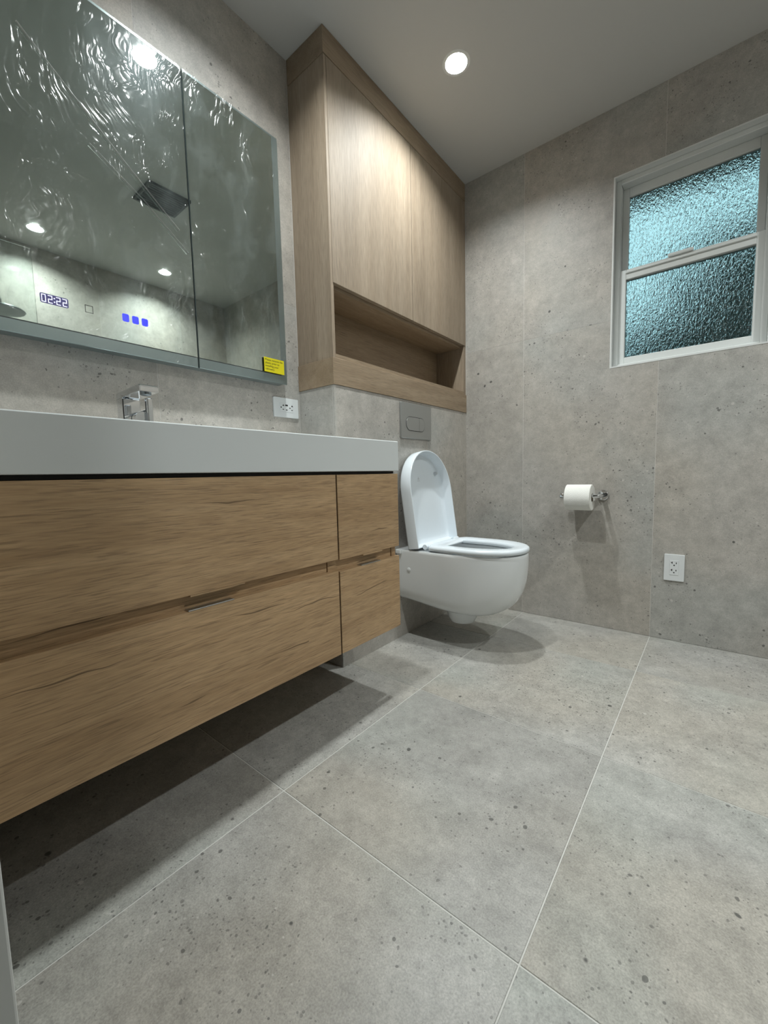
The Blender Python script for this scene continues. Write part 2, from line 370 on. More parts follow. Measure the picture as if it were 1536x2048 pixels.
# ================================================================== the setting
T = 0.009; G = 0.0013            # tile thickness, half joint width
floor = struct(B('floor', 'grout', None, -0.02, W + 0.02, -0.09, YB + 0.012, -0.05, -0.0012), 'grey stone tile floor with thin pale joints', 'floor')
xs = [0.0, 0.5475, 1.1425, 1.7375, 2.3325, W]; ys = [-0.09, 0.576, 1.1805, 1.787, YB]
for i in range(5):
    for j in range(4):
        x0, x1, y0, y1 = xs[i] + G, xs[i + 1] - G, ys[j] + G, ys[j + 1] - G
        recentre(B('tile', 'floor_stone', floor, x0, x1, y0, y1, -T, 0.0, bev=0.0007))

def wall_tiles(parent, axis, plane, sign, us, zs, holes=()):
    """Tiles on a wall: axis 'x' = wall of constant x. sign: direction of the room."""
    for i in range(len(us) - 1):
        for j in range(len(zs) - 1):
            rects = [(us[i] + G * .6, us[i + 1] - G * .6, zs[j] + G * .6, zs[j + 1] - G * .6)]
            for (a0, a1, b0, b1) in holes:
                nr = []
                for (u0, u1, z0, z1) in rects:
                    if u1 <= a0 or u0 >= a1 or z1 <= b0 or z0 >= b1: nr.append((u0, u1, z0, z1)); continue
                    if u0 < a0: nr.append((u0, a0, z0, z1))
                    if u1 > a1: nr.append((a1, u1, z0, z1))
                    m0, m1 = max(u0, a0), min(u1, a1)
                    if z0 < b0: nr.append((m0, m1, z0, b0))
                    if z1 > b1: nr.append((m0, m1, b1, z1))
                rects = nr
            rects = [q for q in rects if q[1] - q[0] > 0.004 and q[3] - q[2] > 0.004]
            if not rects: continue
            bm = bmesh.new()
            for (u0, u1, z0, z1) in rects:      # an L- or U-shaped cut tile is still one tile
                lo, hi = sorted((plane, plane - sign * T))
                if axis == 'x': box(bm, lo, hi, u0, u1, z0, z1)
                else: box(bm, u0, u1, lo, hi, z0, z1)
            recentre(O('tile', bm, 'wall_stone', parent))

ZS = [0.0, 1.465, CE]
g = 0.0005
wall_left = struct(B('wall_left', 'wall_grout', None, -0.12, -g, Y0 - 0.12, YB + 0.1, 0.0, CE), 'grey stone tiled wall behind vanity and mirror', 'wall')
wall_tiles(wall_left, 'x', 0.0, 1, [Y0, 0.578, YC], ZS)
bmw = bmesh.new()
for q in ((0.0, WX0, 0, CE), (WX1, W, 0, CE), (WX0, WX1, 0, WZ0), (WX0, WX1, WZ1, CE)):
    box(bmw, q[0], q[1], YB + g, YB + 0.12, q[2], q[3])
wall_back = struct(O('wall_back', bmw, 'wall_grout'), 'grey stone tiled end wall with a small window', 'wall')
wall_tiles(wall_back, 'y', YB, -1, [BX, 0.541, 1.141, 1.741, 2.341, W], ZS, holes=((WX0, WX1, WZ0, WZ1),))
wall_right = struct(B('wall_right', 'wall_grout', None, W + g, W + 0.12, Y0 - 0.12, YB + 0.12, 0.0, CE), 'stone tiled wall opposite the vanity, seen only in the mirror', 'wall')
wall_tiles(wall_right, 'x', W, -1, [Y0, 0.576, 1.18, 1.787, YB], ZS)
bmn = bmesh.new()
for q in ((0.0, DX0 - 0.02, 0, CE), (DX1 + 0.02, W, 0, CE), (DX0 - 0.02, DX1 + 0.02, DZ + 0.02, CE)):
    box(bmn, q[0], q[1], Y0 - 0.12, Y0 - g, q[2], q[3])
wall_front = struct(O('wall_front', bmn, 'wall_grout'), 'stone tiled wall with the doorway the picture is taken from', 'wall')
wall_tiles(wall_front, 'y', Y0, 1, [0.0, DX0 - 0.02, DX1 + 0.02, 1.95, W], ZS, holes=((DX0 - 0.02, DX1 + 0.02, -0.01, DZ + 0.02),))
# boxed-out wall carrying the toilet
wall_toilet = struct(B('wall_toilet', 'wall_grout', None, 0.0, BX - g, YC + g, YB, 0.0, 1.128), 'low boxed-out tiled wall behind the toilet', 'wall')
wall_tiles(wall_toilet, 'x', BX, 1, [YC + 0.009, 1.79, YB], [0.0, 1.128])
wall_tiles(wall_toilet, 'y', YC, -1, [0.0, BX - 0.009], [0.0, 1.128])
trim = struct(B('trim_1', 'wall_stone', None, BX - 0.0085, BX + 0.0006, YC - 0.0006, YC + 0.0085, 0.0, 1.128, bev=0.0012), 'slim stone-coloured edge strip on the corner of the boxed-out wall', 'trim')

# ceiling with round cut-outs for the downlights
LIGHTS = [(0.50, 1.575), (0.50, 0.783), (2.15, 0.772), (2.13, 1.55)]
RH, RL = 0.044, 0.034
bmc = bmesh.new(); nseg = 40
outer = [bmc.verts.new(p) for p in ((-0.12, Y0 - 0.12, CE), (W + 0.12, Y0 - 0.12, CE), (W + 0.12, YB + 0.12, CE), (-0.12, YB + 0.12, CE))]
edges = [bmc.edges.new((outer[i], outer[(i + 1) % 4])) for i in range(4)]
for (lx, ly) in LIGHTS:
    ring = [bmc.verts.new((lx + RH * math.cos(2 * math.pi * i / nseg), ly + RH * math.sin(2 * math.pi * i / nseg), CE)) for i in range(nseg)]
    edges += [bmc.edges.new((ring[i], ring[(i + 1) % nseg])) for i in range(nseg)]
bmesh.ops.triangle_fill(bmc, use_beauty=True, use_dissolve=False, edges=edges)
ext = bmesh.ops.extrude_face_region(bmc, geom=list(bmc.faces))
bmesh.ops.translate(bmc, verts=[v for v in ext['geom'] if isinstance(v, bmesh.types.BMVert)], vec=(0, 0, 0.08))
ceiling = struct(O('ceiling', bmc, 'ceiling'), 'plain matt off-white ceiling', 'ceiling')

# hallway behind the doorway
bmh = bmesh.new()
box(bmh, -0.4, 2.6, -1.6, -1.5, -0.05, CE); box(bmh, -0.5, -0.4, -1.5, -0.072, -0.05, CE); box(bmh, 2.6, 2.7, -1.6, -0.072, -0.05, CE); box(bmh, -0.4, 0.0, -0.15, -0.0715, -0.05, CE)
hall = struct(O('wall_hall', bmh, 'hall'), 'plain hallway wall behind the camera', 'wall')
struct(B('floor_hall', 'hall', None, -0.5, 2.7, -1.6, -0.0905, -0.05, -0.001), 'hallway floor behind the camera', 'floor')
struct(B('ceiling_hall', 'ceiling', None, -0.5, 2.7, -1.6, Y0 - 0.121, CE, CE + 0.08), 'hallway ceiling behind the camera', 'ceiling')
# white door lining
dr = bpy.data.objects.new('door_1', None); C.objects.link(dr); dr.location = (DX0, 0, 0); struct(dr, 'white painted door lining at the lower left edge', 'door frame')
for nm, q in (('jamb', (DX0 - 0.02, DX0, -0.085, 0.060, 0.0, DZ)), ('jamb', (DX1, DX1 + 0.02, -0.085, 0.060, 0.0, DZ)), ('head', (DX0 - 0.02, DX1 + 0.02, -0.085, 0.060, DZ, DZ + 0.02))):
    O(nm, box(bmesh.new(), *q, bev=0.003, seg=2), 'paint', dr)
O('door_stop', box(bmesh.new(), DX0, DX0 + 0.012, -0.03, 0.0, 0.0, DZ, bev=0.002), 'paint', dr)

# ------------------------------------------------------------------ window
win = bpy.data.objects.new('window_1', None); C.objects.link(win); win.location = ((WX0 + WX1) / 2, YB, WZ0)
struct(win, 'small white sash window with rippled obscure glass', 'window')
fy0, fy1 = YB + 0.030, YB + 0.11
def frame_bm(x0, x1, z0, z1, t, y0, y1, bev=0.002, tb=None, tt=None):
    tb = t if tb is None else tb; tt = t if tt is None else tt
    bm = bmesh.new()
    box(bm, x0, x0 + t, y0, y1, z0, z1, bev=bev); box(bm, x1 - t, x1, y0, y1, z0, z1, bev=bev)
    box(bm, x0 + t, x1 - t, y0, y1, z0, z0 + tb, bev=bev); box(bm, x0 + t, x1 - t, y0, y1, z1 - tt, z1, bev=bev)
    return bm
O('reveal', frame_bm(WX0, WX1, WZ0, WZ1, 0.006, YB - 0.001, YB + 0.118, 0.0), 'paint', win)
O('frame', frame_bm(WX0 + 0.006, WX1 - 0.006, WZ0 + 0.006, WZ1 - 0.006, 0.020, fy0, fy1, tb=0.012), 'vinyl', win)
up = O('upper_sash', frame_bm(WX0 + 0.026, WX1 - 0.026, 1.668, WZ1 - 0.026, 0.026, YB + 0.078, YB + 0.104, tb=0.024, tt=0.040), 'vinyl', win)
lo = O('lower_sash', frame_bm(WX0 + 0.020, WX1 - 0.020, WZ0 + 0.018, 1.690, 0.032, YB + 0.040, YB + 0.074, tb=0.030, tt=0.044), 'vinyl', win)
def pane(z0, z1, y, par):
    bm = bmesh.new(); box(bm, WX0 + 0.045, WX1 - 0.045, y, y + 0.005, z0, z1); return O('pane', bm, 'obscure', par)
pane(1.68, WZ1 - 0.05, YB + 0.09, up); pane(WZ0 + 0.04, 1.66, YB + 0.056, lo)
xm_ = (WX0 + WX1) / 2 - 0.02
O('sash_lock', box(bmesh.new(), xm_ - 0.045, xm_ + 0.045, YB + 0.032, YB + 0.052, 1.690, 1.704, bev=0.004, seg=2), 'vinyl', lo)
O('lift_rail', box(bmesh.new(), WX0 + 0.05, WX1 - 0.05, YB + 0.034, YB + 0.041, 1.672, 1.680, bev=0.002), 'vinyl', lo)

# what stands beyond the window
struct(B('ground', 'ground', None, -3, 6, YB + 0.13, 9.0, -0.2, -0.06), 'dark garden soil outside the window', 'ground')
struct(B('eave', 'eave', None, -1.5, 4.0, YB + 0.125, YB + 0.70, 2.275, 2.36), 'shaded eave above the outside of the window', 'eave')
def hedge(cx, cy, rx, ry, h, seed, label, n=2600):
    rnd = random.Random(seed); bm = bmesh.new()
    for _ in range(n):
        a = rnd.random() * 2 * math.pi; z = rnd.random() ** 0.7
        rr = (1 - 0.35 * z ** 3) * (0.72 + 0.34 * rnd.random())
        p = Vector((cx + rx * rr * math.cos(a), cy + ry * rr * math.sin(a), 0.05 + (h - 0.05) * z * (0.93 + 0.1 * rnd.random())))
        d = Vector((rnd.gauss(0, 1), rnd.gauss(0, 1), rnd.gauss(0.4, 0.8))).normalized(); e = d.orthogonal().normalized(); s = 0.07 + 0.05 * rnd.random()
        f = d.cross(e)
        bm.faces.new([bm.verts.new(p + q) for q in (-f * s, e * s * 0.45 - f * 0.1 * s, f * s, -e * s * 0.45 - f * 0.1 * s)])
    t = thing('hedge_shrub', label, 'shrub', (cx, cy, -0.06))
    O('foliage', bm, 'leaf', t)
    O('stem', loft_core(cx, cy, rx * 0.72, ry * 0.72, h * 0.95), 'leaf', t, True)
def loft_core(cx, cy, rx, ry, h):
    bm = bmesh.new(); rings = []
    for i in range(9):
        z = i / 8; k = (1 - 0.45 * z ** 2.5) * (0.25 if i == 0 else 1) * (0.55 if i == 8 else 1)
        rings.append([(cx + rx * k * math.cos(t) * (1 + 0.1 * math.sin(5 * t + i)), cy + ry * k * math.sin(t), -0.06 + (h + 0.06) * z) for t in (2 * math.pi * j / 20 for j in range(20))])
    loft(bm, rings); return bm
hedge(1.72, 4.6, 0.86, 0.5, 2.72, 3, 'dark evergreen shrub outside the right half of the window')
hedge(0.35, 6.2, 0.75, 0.5, 2.55, 5, 'lower dark shrub outside to the left of the window', 1800)

# ================================================================== downlights
LL = ['lit recessed ceiling downlight above the toilet', 'lit recessed ceiling downlight above the vanity, reflected near the top of the mirror',
      'lit ceiling downlight over the shower, reflected at the left of the mirror', 'lit ceiling downlight near the far corner, reflected left of the mirror door gap']
for (lx, ly), lb in zip(LIGHTS, LL):
    t = thing('ceiling_downlight', lb, 'downlight', (lx, ly, CE), 'recessed ceiling downlights')
    O('housing', lathe(bmesh.new(), [(RH - 0.0006, 0.0), (RH - 0.003, 0.020), (RL, 0.0285), (0, 0.0285)], (lx, ly, CE), (0, 0, 1), 40), 'paint', t, True)
    O('trim_ring', lathe(bmesh.new(), [(RH - 0.002, 0.003), (RH - 0.002, -0.0015), (RH + 0.004, -0.0022), (RH + 0.010, -0.0004), (RH + 0.010, 0.0)], (lx, ly, CE), (0, 0, 1), 40), 'paint', t, True)
    O('lens', lathe(bmesh.new(), [(0, 0.027), (RL, 0.027)], (lx, ly, CE), (0, 0, 1), 40), 'lens', t)

# ================================================================== vanity
van = thing('vanity_cabinet', 'wall-hung brown oak vanity cabinet with four drawers', 'vanity', (0.25, 0.6, ZVB))
VY0 = Y0 + 0.004
bm = bmesh.new()
YE = YC - 0.003
box(bm, 0.002, 0.478, VY0, YE, ZVB, ZVB + 0.018); box(bm, 0.002, 0.02, VY0, YE, ZVB + 0.018, 0.7815)
box(bm, 0.02, 0.478, VY0, VY0 + 0.018, ZVB + 0.018, 0.7815); box(bm, 0.02, 0.478, YE - 0.018, YE, ZVB + 0.018, 0.7815)
box(bm, 0.02, 0.478, 0.831, 0.847, ZVB + 0.018, 0.7815)
O('carcass', bm, 'brown_oak', van)
B('shadow_gap', 'black', van, 0.004, 0.489, VY0, YE - 0.006, 0.7815, 0.7895)
B('shadow_gap', 'black', van, 0.4782, 0.4985, 0.8361, 0.8409, 0.5600, 0.7800)  # black filler: the shade between the drawer fronts put into its colour
B('shadow_gap', 'black', van, 0.4782, 0.4985, 0.8361, 0.8409, ZVB + 0.0005, 0.4700)
# finger rail between the drawer rows
B('finger_rail', 'brown_oak', van, 0.4783, 0.4825, VY0, 0.806, 0.470, 0.560)
B('finger_rail', 'brown_oak', van, 0.4783, 0.4843, 0.8085, 0.848, 0.470, 0.560)
B('finger_rail', 'brown_oak', van, 0.4783, 0.4825, 0.849, YE - 0.025, 0.470, 0.560)
B('finger_rail', 'brown_oak', van, 0.4783, 0.4843, YE - 0.022, YE, 0.470, 0.560)
def drawer(y0, y1, z0, z1, cut, lab):
    d = B('drawer_front', 'brown_oak', van, 0.4845, VX, y0, y1, z0, z1, bev=0.0008)
    return d
d_ul = drawer(VY0, 0.8360, 0.5325, 0.7805, None, '')
d_ll = drawer(VY0, 0.8360, ZVB, 0.4985, None, '')
d_ur = drawer(0.8410, YE, 0.5300, 0.7805, None, '')
d_lr = drawer(0.8410, YE, ZVB, 0.4955, None, '')
for par, y0, y1, z in ((d_ll, 0.392, 0.498, 0.4985), (d_lr, 0.935, 1.030, 0.4955)):
    bm = bmesh.new(); box(bm, 0.4848, VX + 0.0012, y0, y1, z, z + 0.0028, bev=0.0008)
    h = O('pull_plate', bm, 'steel', par); h['label'] = 'thin steel finger pull'
for par, y0, y1, z in ((d_ul, 0.398, 0.527, 0.5325), (d_ur, 0.945, 1.04, 0.5300)):
    h = O('pull_plate', box(bmesh.new(), 0.4848, VX + 0.0008, y0, y1, z - 0.004, z, bev=0.0006), 'brown_oak', par)

# counter with integrated basin
ct = thing('vanity_countertop', 'thick white countertop with integrated basin on the vanity', 'countertop', (0.25, 0.6, ZCB))
bm = bmesh.new()
cx1 = 0.5075; bx0, bx1, by0, by1 = 0.14, 0.46, 0.20, 0.72
oy1 = YC - 0.0025
def ringrect(x0, x1, y0, y1, z): return [(x0, y0, z), (x1, y0, z), (x1, y1, z), (x0, y1, z)]
rings = [ringrect(0.002, cx1, VY0, oy1, ZCB), ringrect(0.002, cx1, VY0, oy1, ZTOP), ringrect(bx0, bx1, by0, by1, ZTOP), ringrect(bx0 + 0.012, bx1 - 0.012, by0 + 0.012, by1 - 0.012, ZTOP - 0.085)]
loft(bm, rings)
bmesh.ops.bevel(bm, geom=list(bm.edges), offset=0.0022, segments=2, affect='EDGES', profile=0.5)
O('slab', bm, 'counter', ct)
O('drain', lathe(bmesh.new(), [(0, 0.003), (0.022, 0.003), (0.026, 0.0)], (0.30, 0.455, ZTOP - 0.085), (0, 0, 1), 24), 'chrome', ct, True)

# faucet
fa = thing('basin_faucet', 'angular chrome basin faucet standing behind the countertop edge', 'faucet', (0.10, 0.4525, ZTOP))
yf0, yf1 = 0.430, 0.475
O('column', box(bmesh.new(), 0.083, 0.124, yf0, yf1, ZTOP, 0.998, bev=0.003, seg=2), 'chrome', fa)
bm = bmesh.new(); pr_ = [(0.083, 0.998), (0.083, 1.013), (0.236, 1.016), (0.241, 1.012), (0.241, 0.999), (0.128, 0.9975)]
loft(bm, [[(x, yf0, z) for x, z in pr_], [(x, yf1, z) for x, z in pr_]]); bmesh.ops.bevel(bm, geom=list(bm.edges), offset=0.0015, segments=2, affect='EDGES')
sp = O('spout', bm, 'chrome', fa)
O('aerator', lathe(bmesh.new(), [(0, 0.0), (0.010, 0.0), (0.013, 0.002), (0.013, 0.010)], (0.218, 0.4525, 0.992), (0, 0, 1), 20), 'dark_metal', sp, True)
O('cartridge', cyl(bmesh.new(), (0.124, 0.4525, 0.938), (0.190, 0.4525, 0.938), 0.0175), 'chrome', fa, True)
O('cartridge_collar', cyl(bmesh.new(), (0.162, 0.4525, 0.938), (0.165, 0.4525, 0.938), 0.0182), 'dark_metal', fa, True)
bm = bmesh.new(); box(bm, 0.186, 0.203, yf1 - 0.014, yf1 - 0.001, 0.922, 0.990, bev=0.002, seg=2)
O('lever', bm, 'chrome', fa)
O('lever_bridge', box(bmesh.new(), 0.126, 0.186, yf1 - 0.013, yf1 - 0.002, 0.9565, 0.963, bev=0.0015), 'chrome', fa)
O('base_flange', cyl(bmesh.new(), (0.103, 0.4525, ZTOP), (0.103, 0.4525, ZTOP + 0.004), 0.031, 0.030), 'chrome', fa, True)

# ================================================================== mirror cabinet
MY0, MY1, MS, MZ0, MZ1 = 0.12, 1.037, 0.6865, 1.134, 2.021
mc = thing('mirror_cabinet', 'frameless two-door mirror cabinet still wrapped in clear film', 'mirror cabinet', (0.02, (MY0 + MY1) / 2, MZ0))
B('cabinet_body', 'mirror_side', mc, 0.0005, 0.040, MY0 + 0.004, MY1 - 0.006, MZ0 + 0.003, MZ1 - 0.003)
doors = []
for k, (y0, y1) in enumerate(((MY0, MS - 0.0022), (MS + 0.0022, MY1))):
    d = O('mirror_door', box(bmesh.new(), 0.042, XM - 0.0008, y0, y1, MZ0, MZ1, bev=0.0012), 'mirror_side', mc)
    d['label'] = ('wide left mirror door with clock display', 'narrow right mirror door with yellow sticker')[k]
    doors.append(d)
    rb = 0.026 if k else 0.0; lb = 0.0 if k else 0.02
    zi0, zi1 = MZ0 + 0.030, MZ1 - 0.008
    O('mirror_pane', box(bmesh.new(), XM - 0.0006, XM, y0 + lb + 0.0006, y1 - rb - 0.0006, zi0 + 0.003, zi1), 'mirror', d)
    O('joint_line', box(bmesh.new(), XM - 0.0006, XM - 0.0001, y0 + 0.001, y1 - rb - 0.0006, zi0 + 0.0002, zi0 + 0.0028), 'fan', d)
    # polished bevel along the bottom (and the free side)
    bm = bmesh.new()
    loft(bm, [[(XM - 0.0006, y0 + 0.001, MZ0 + 0.001), (XM + 0.0000, y0 + 0.001, zi0), (XM - 0.0007, y0 + 0.001, zi0)],
              [(XM - 0.0006, y1 - 0.001, MZ0 + 0.001), (XM + 0.0000, y1 - 0.001, zi0), (XM - 0.0007, y1 - 0.001, zi0)]])
    O('bevel', bm, 'mirror_side', d)
    if k:
        O('bevel', box(bmesh.new(), XM - 0.0006, XM - 0.0001, y1 - rb, y1 - 0.001, zi0, zi1), 'mirror_side', d)
    # cling film: a loose crinkled sheet a few millimetres off the glass
    bm = bmesh.new(); ny, nz = (70, 100) if k == 0 else (44, 100)
    grid = []
    for i in range(ny + 1):
        row = []
        for j in range(nz + 1):
            y = y0 + 0.001 + (y1 - y0 - 0.002) * i / ny; z = MZ0 + 0.002 + (MZ1 - MZ0 - 0.004) * j / nz
            e = min(i, ny - i, j, nz - j); fade = min(1.0, e / 4)
            n1 = noise.noise(Vector((y * 9 + 3 * k, z * 2.5 + noise.noise((y * 3, z * 3, 1)) * 1.5, 0.3)))
            n2 = noise.noise(Vector((y * 26, z * 7 + noise.noise((y * 6, z * 6, 4)) * 2, 2.3 + k)))
            row.append(bm.verts.new((XM + 0.0022 + fade * (0.0016 * abs(n1) + 0.0008 * n2), y, z)))
        grid.append(row)
    for i in range(ny):
        for j in range(nz): bm.faces.new((grid[i][j], grid[i + 1][j], grid[i + 1][j + 1], grid[i][j + 1]))
    fl = O('cling_film', bm, 'film', d, True, 3.0); fl['label'] = 'clear crinkled protective film'
# long creases in the film
def crease(d, pts, w):
    bm = bmesh.new()
    for (a, b) in zip(pts, pts[1:]):
        p, q = Vector((XM + 0.0052, *a)), Vector((XM + 0.0052, *b)); t = (q - p).normalized(); s = t.cross(Vector((1, 0, 0))) * w
        tip = Vector((0.0012, 0, 0))
        V = [bm.verts.new(x) for x in (p - s, p + tip, p + s, q - s, q + tip, q + s)]
        bm.faces.new((V[0], V[1], V[4], V[3])); bm.faces.new((V[1], V[2], V[5], V[4]))
    O('film_crease', bm, 'crease', d)
crease(doors[0], [(0.295, 1.845), (0.372, 1.775), (0.50, 1.66), (0.648, 1.534)], 0.0022)
crease(doors[0], [(0.425, 1.655), (0.55, 1.575), (0.672, 1.478)], 0.0018)
# clock digits, touch squares
SEG = {'0': 'abcdef', '2': 'abged', ':': ''}
def seg_digit(bm, ch, y, z, w, h, t):
    P = {'a': (y, y + w, z + h - t, z + h), 'd': (y, y + w, z, z + t), 'g': (y, y + w, z + h / 2 - t / 2, z + h / 2 + t / 2),
         'f': (y, y + t, z + h / 2, z + h), 'e': (y, y + t, z, z + h / 2), 'b': (y + w - t, y + w, z + h / 2, z + h), 'c': (y + w - t, y + w, z, z + h / 2)}
    for s in SEG[ch]:
        a = P[s]; box(bm, XM + 0.0001, XM + 0.0006, a[0] + 0.0004, a[1] - 0.0004, a[2] + 0.0004, a[3] - 0.0004)
dz = 1.222
bm = bmesh.new(); pts = rounded_rect(0.3212, dz + 0.0095, 0.0575, 0.0235, 0.004, 4)
loft(bm, [[(XM + 0.00002, a, b) for a, b in pts], [(XM + 0.00008, a, b) for a, b in pts]]); O('clock_glow', bm, 'halo', doors[0])  # faintly glowing violet backing, added as the halo around the digits
for ch, y in (('0', 0.295), ('2', 0.308), ('2', 0.3245), ('2', 0.3375)):
    bm = bmesh.new(); seg_digit(bm, ch, y, dz, 0.0095, 0.019, 0.0022); O('clock_digit', bm, 'digit', doors[0])
bm = bmesh.new(); box(bm, XM + 0.0001, XM + 0.0006, 0.3200, 0.3222, dz + 0.004, dz + 0.0064); box(bm, XM + 0.0001, XM + 0.0006, 0.3200, 0.3222, dz + 0.0126, dz + 0.015)
O('clock_colon', bm, 'digit', doors[0])
bm = bmesh.new(); q = (0.3855, 0.4035, 1.222, 1.241); t_ = 0.0012
for a in ((q[0], q[1], q[2], q[2] + t_), (q[0], q[1], q[3] - t_, q[3]), (q[0], q[0] + t_, q[2], q[3]), (q[1] - t_, q[1], q[2], q[3])):
    box(bm, XM + 0.0001, XM + 0.0004, *a)
O('sensor_outline', bm, 'slot', doors[0])
for y in (0.473, 0.498, 0.523):
    bm = bmesh.new(); pts = rounded_rect(y + 0.0085, 1.2335, 0.017, 0.021, 0.004, 4)
    loft(bm, [[(XM + 0.0001, a, b) for a, b in pts], [(XM + 0.0006, a, b) for a, b in pts]]); O('touch_key', bm, 'touch', doors[0])
# sticker
st = O('sticker', box(bmesh.new(), XM + 0.0062, XM + 0.0066, 0.930, 1.019, 1.1665, 1.2185), 'yellow', doors[1])
def lettering(text, size, origin, xdir, ydir, mat, parent, name='lettering', spacing=1.0):
    cu = bpy.data.curves.new('lettering', 'FONT'); cu.body = text; cu.size = size; cu.space_line = spacing; cu.extrude = 0.00008; cu.resolution_u = 2
    tmp = bpy.data.objects.new('tmp_text', cu); C.objects.link(tmp)
    dg = bpy.context.evaluated_depsgraph_get(); me = bpy.data.meshes.new_from_object(tmp.evaluated_get(dg))
    bpy.data.objects.remove(tmp); 
    xd, yd = Vector(xdir), Vector(ydir); zd = xd.cross(yd)
    mt = Matrix(((xd.x, yd.x, zd.x, origin[0]), (xd.y, yd.y, zd.y, origin[1]), (xd.z, yd.z, zd.z, origin[2]), (0, 0, 0, 1)))
    me.transform(mt); me.materials.clear(); me.materials.append(M[mat])
    b = bmesh.new(); b.from_mesh(me); bpy.data.meshes.remove(me)
    return O(name, b, mat, parent)
lt = lettering('Please remove the\nplastic prior to\ninstalling your\ncabinetry.', 0.0104, (XM + 0.0068, 0.9345, 1.2070), (0, 1, 0), (0, 0, 1), 'ink', st, spacing=1.05)

# ================================================================== cabinet above the toilet
wc = thing('wall_cabinet', 'tall pale oak cabinet with open niche above the toilet', 'cabinet', (0.1, (YC + YB) / 2, 1.129))
y1 = YB - 0.0015; ZC = 1.129
F = BX                      # front plane of doors
bm = bmesh.new(); box(bm, 0.001, F + 0.001, YC, y1, 2.2915, CE - 0.0008, bev=0.0006); O('crown_panel', bm, 'oak_y', wc)
bm = bmesh.new(); box(bm, 0.001, F + 0.003, YC - 0.003, y1, ZC, 1.2295, bev=0.0008); O('base_panel', bm, 'oak_y', wc)
B('side_panel', 'oak_z', wc, 0.001, F - 0.0012, YC + 0.001, YC + 0.017, 1.2298, 2.2885)
B('side_panel', 'oak_z', wc, 0.001, F - 0.001, y1 - 0.022, y1, 1.2298, 2.2885)
B('edge_strip', 'oak_z', wc, F - 0.0011, F + 0.0005, YC + 0.001, YC + 0.0125, 1.2298, 2.2885, bev=0.0003)
B('niche_back', 'oak_y', wc, 0.004, 0.020, YC + 0.0172, y1 - 0.0222, 1.2298, 1.5115)
B('niche_shelf', 'oak_y', wc, 0.0205, F - 0.001, YC + 0.0172, y1 - 0.0222, 1.2298, 1.2455)
B('niche_top', 'oak_y', wc, 0.0205, F - 0.020, YC + 0.0172, y1 - 0.0222, 1.494, 1.511)
ym = 1.676
for (a, b) in ((YC + 0.0138, ym - 0.0018), (ym + 0.0018, y1 - 0.002)):
    B('cabinet_door', 'oak_z', wc, F - 0.0185, F + 0.0015, a, b, 1.5065, 2.2885, bev=0.0008)

# ================================================================== toilet
YT = 1.685
to = thing('wall_hung_toilet', 'white wall-hung toilet with its lid raised', 'toilet', (BX, YT, 0.08))
XB = BX + 0.0012
def dshape(xback, xfront, hw, n=40, sq=2.3, fs=0.42):
    """Outline of a D: straight back, straight flanks, rounded nose. Counter-clockwise from the back right."""
    Lr = (xfront - xback); ls = Lr * fs; a = Lr - ls
    pts = [(xback, -hw)]
    for i in range(5): pts.append((xback + ls * (i + 1) / 6, -hw))
    for i in range(n + 1):
        t = -math.pi / 2 + math.pi * i / n
        c, s = math.cos(t), math.sin(t)
        pts.append((xback + ls + a * abs(c) ** (2 / sq) * (1 if c >= 0 else -1), hw * abs(s) ** (2 / sq) * (1 if s >= 0 else -1)))
    for i in range(5): pts.append((xback + ls * (5 - i) / 6, hw))
    pts.append((xback, hw))
    return pts
ZR = 0.432; XF = 0.752; HW = 0.178
def zb_(x): return 0.186 - 0.040 * min(1.0, max(0.0, (x - 0.24) / 0.34))
bm = bmesh.new(); rings = []
prof = [(0.0, 0.55, 0.60), (0.012, 0.66, 0.72), (0.035, 0.735, 0.82), (0.08, 0.805, 0.895), (0.16, 0.872, 0.95), (0.27, 0.925, 0.978), (0.42, 0.965, 0.992), (0.60, 0.988, 1.0), (0.80, 0.998, 1.0), (0.95, 1.0, 1.0), (0.985, 0.998, 0.996), (1.0, 0.990, 0.985)]
for t, kl, kw in prof:
    ring = []
    for x, y in dshape(XB, XB + (XF - XB) * kl, HW * kw):
        zb = zb_(x); ring.append((x, YT + y, zb + (ZR - zb) * t))
    rings.append(ring)
# rim, then down into the bowl
def inner(k, z, x0=0.315, x1=0.715, hw=0.135): 
    c = (x0 + x1) / 2; o = dshape(x0, x1, hw, sq=2.0)
    return [(c + (x - c) * k, YT + y * k, z) for x, y in o]
for k, z in ((1.06, ZR), (1.0, ZR - 0.006), (1.0, ZR - 0.03), (0.88, 0.36), (0.66, 0.29), (0.35, 0.235), (0.15, 0.225)): rings.append(inner(k, z))
loft(bm, rings)
O('bowl', bm, 'ceramic', to, True, 0.9)
# flange of the deck at the wall
bm = bmesh.new(); box(bm, XB, XB + 0.030, YT - HW - 0.010, YT + HW + 0.010, ZR - 0.020, ZR + 0.001, bev=0.004, seg=2); O('deck_flange', bm, 'ceramic', to)
# trap bulge below
O('trap', lathe(bmesh.new(), [(0.0, -0.048), (0.03, -0.046), (0.055, -0.034), (0.068, -0.010), (0.072, 0.02), (0.072, 0.07)], (0.452, YT, 0.124), (0, 0, 1), 32), 'ceramic', to, True)
bc = O('bolt_cap', lathe(bmesh.new(), [(0.0105, 0.0), (0.010, 0.003), (0.007, 0.005), (0, 0.0055)], (0.274, YT - HW * 1.0 + 0.0012, 0.342), (0, -1, 0), 20), 'plastic', to, True)
for p in ((0.272, YT - HW + 0.0105, 0.222), ):
    O('screw_hole', lathe(bmesh.new(), [(0.0, 0.0), (0.0030, 0.0), (0.0030, -0.002)], p, (0, -1, 0), 12), 'slot', to)
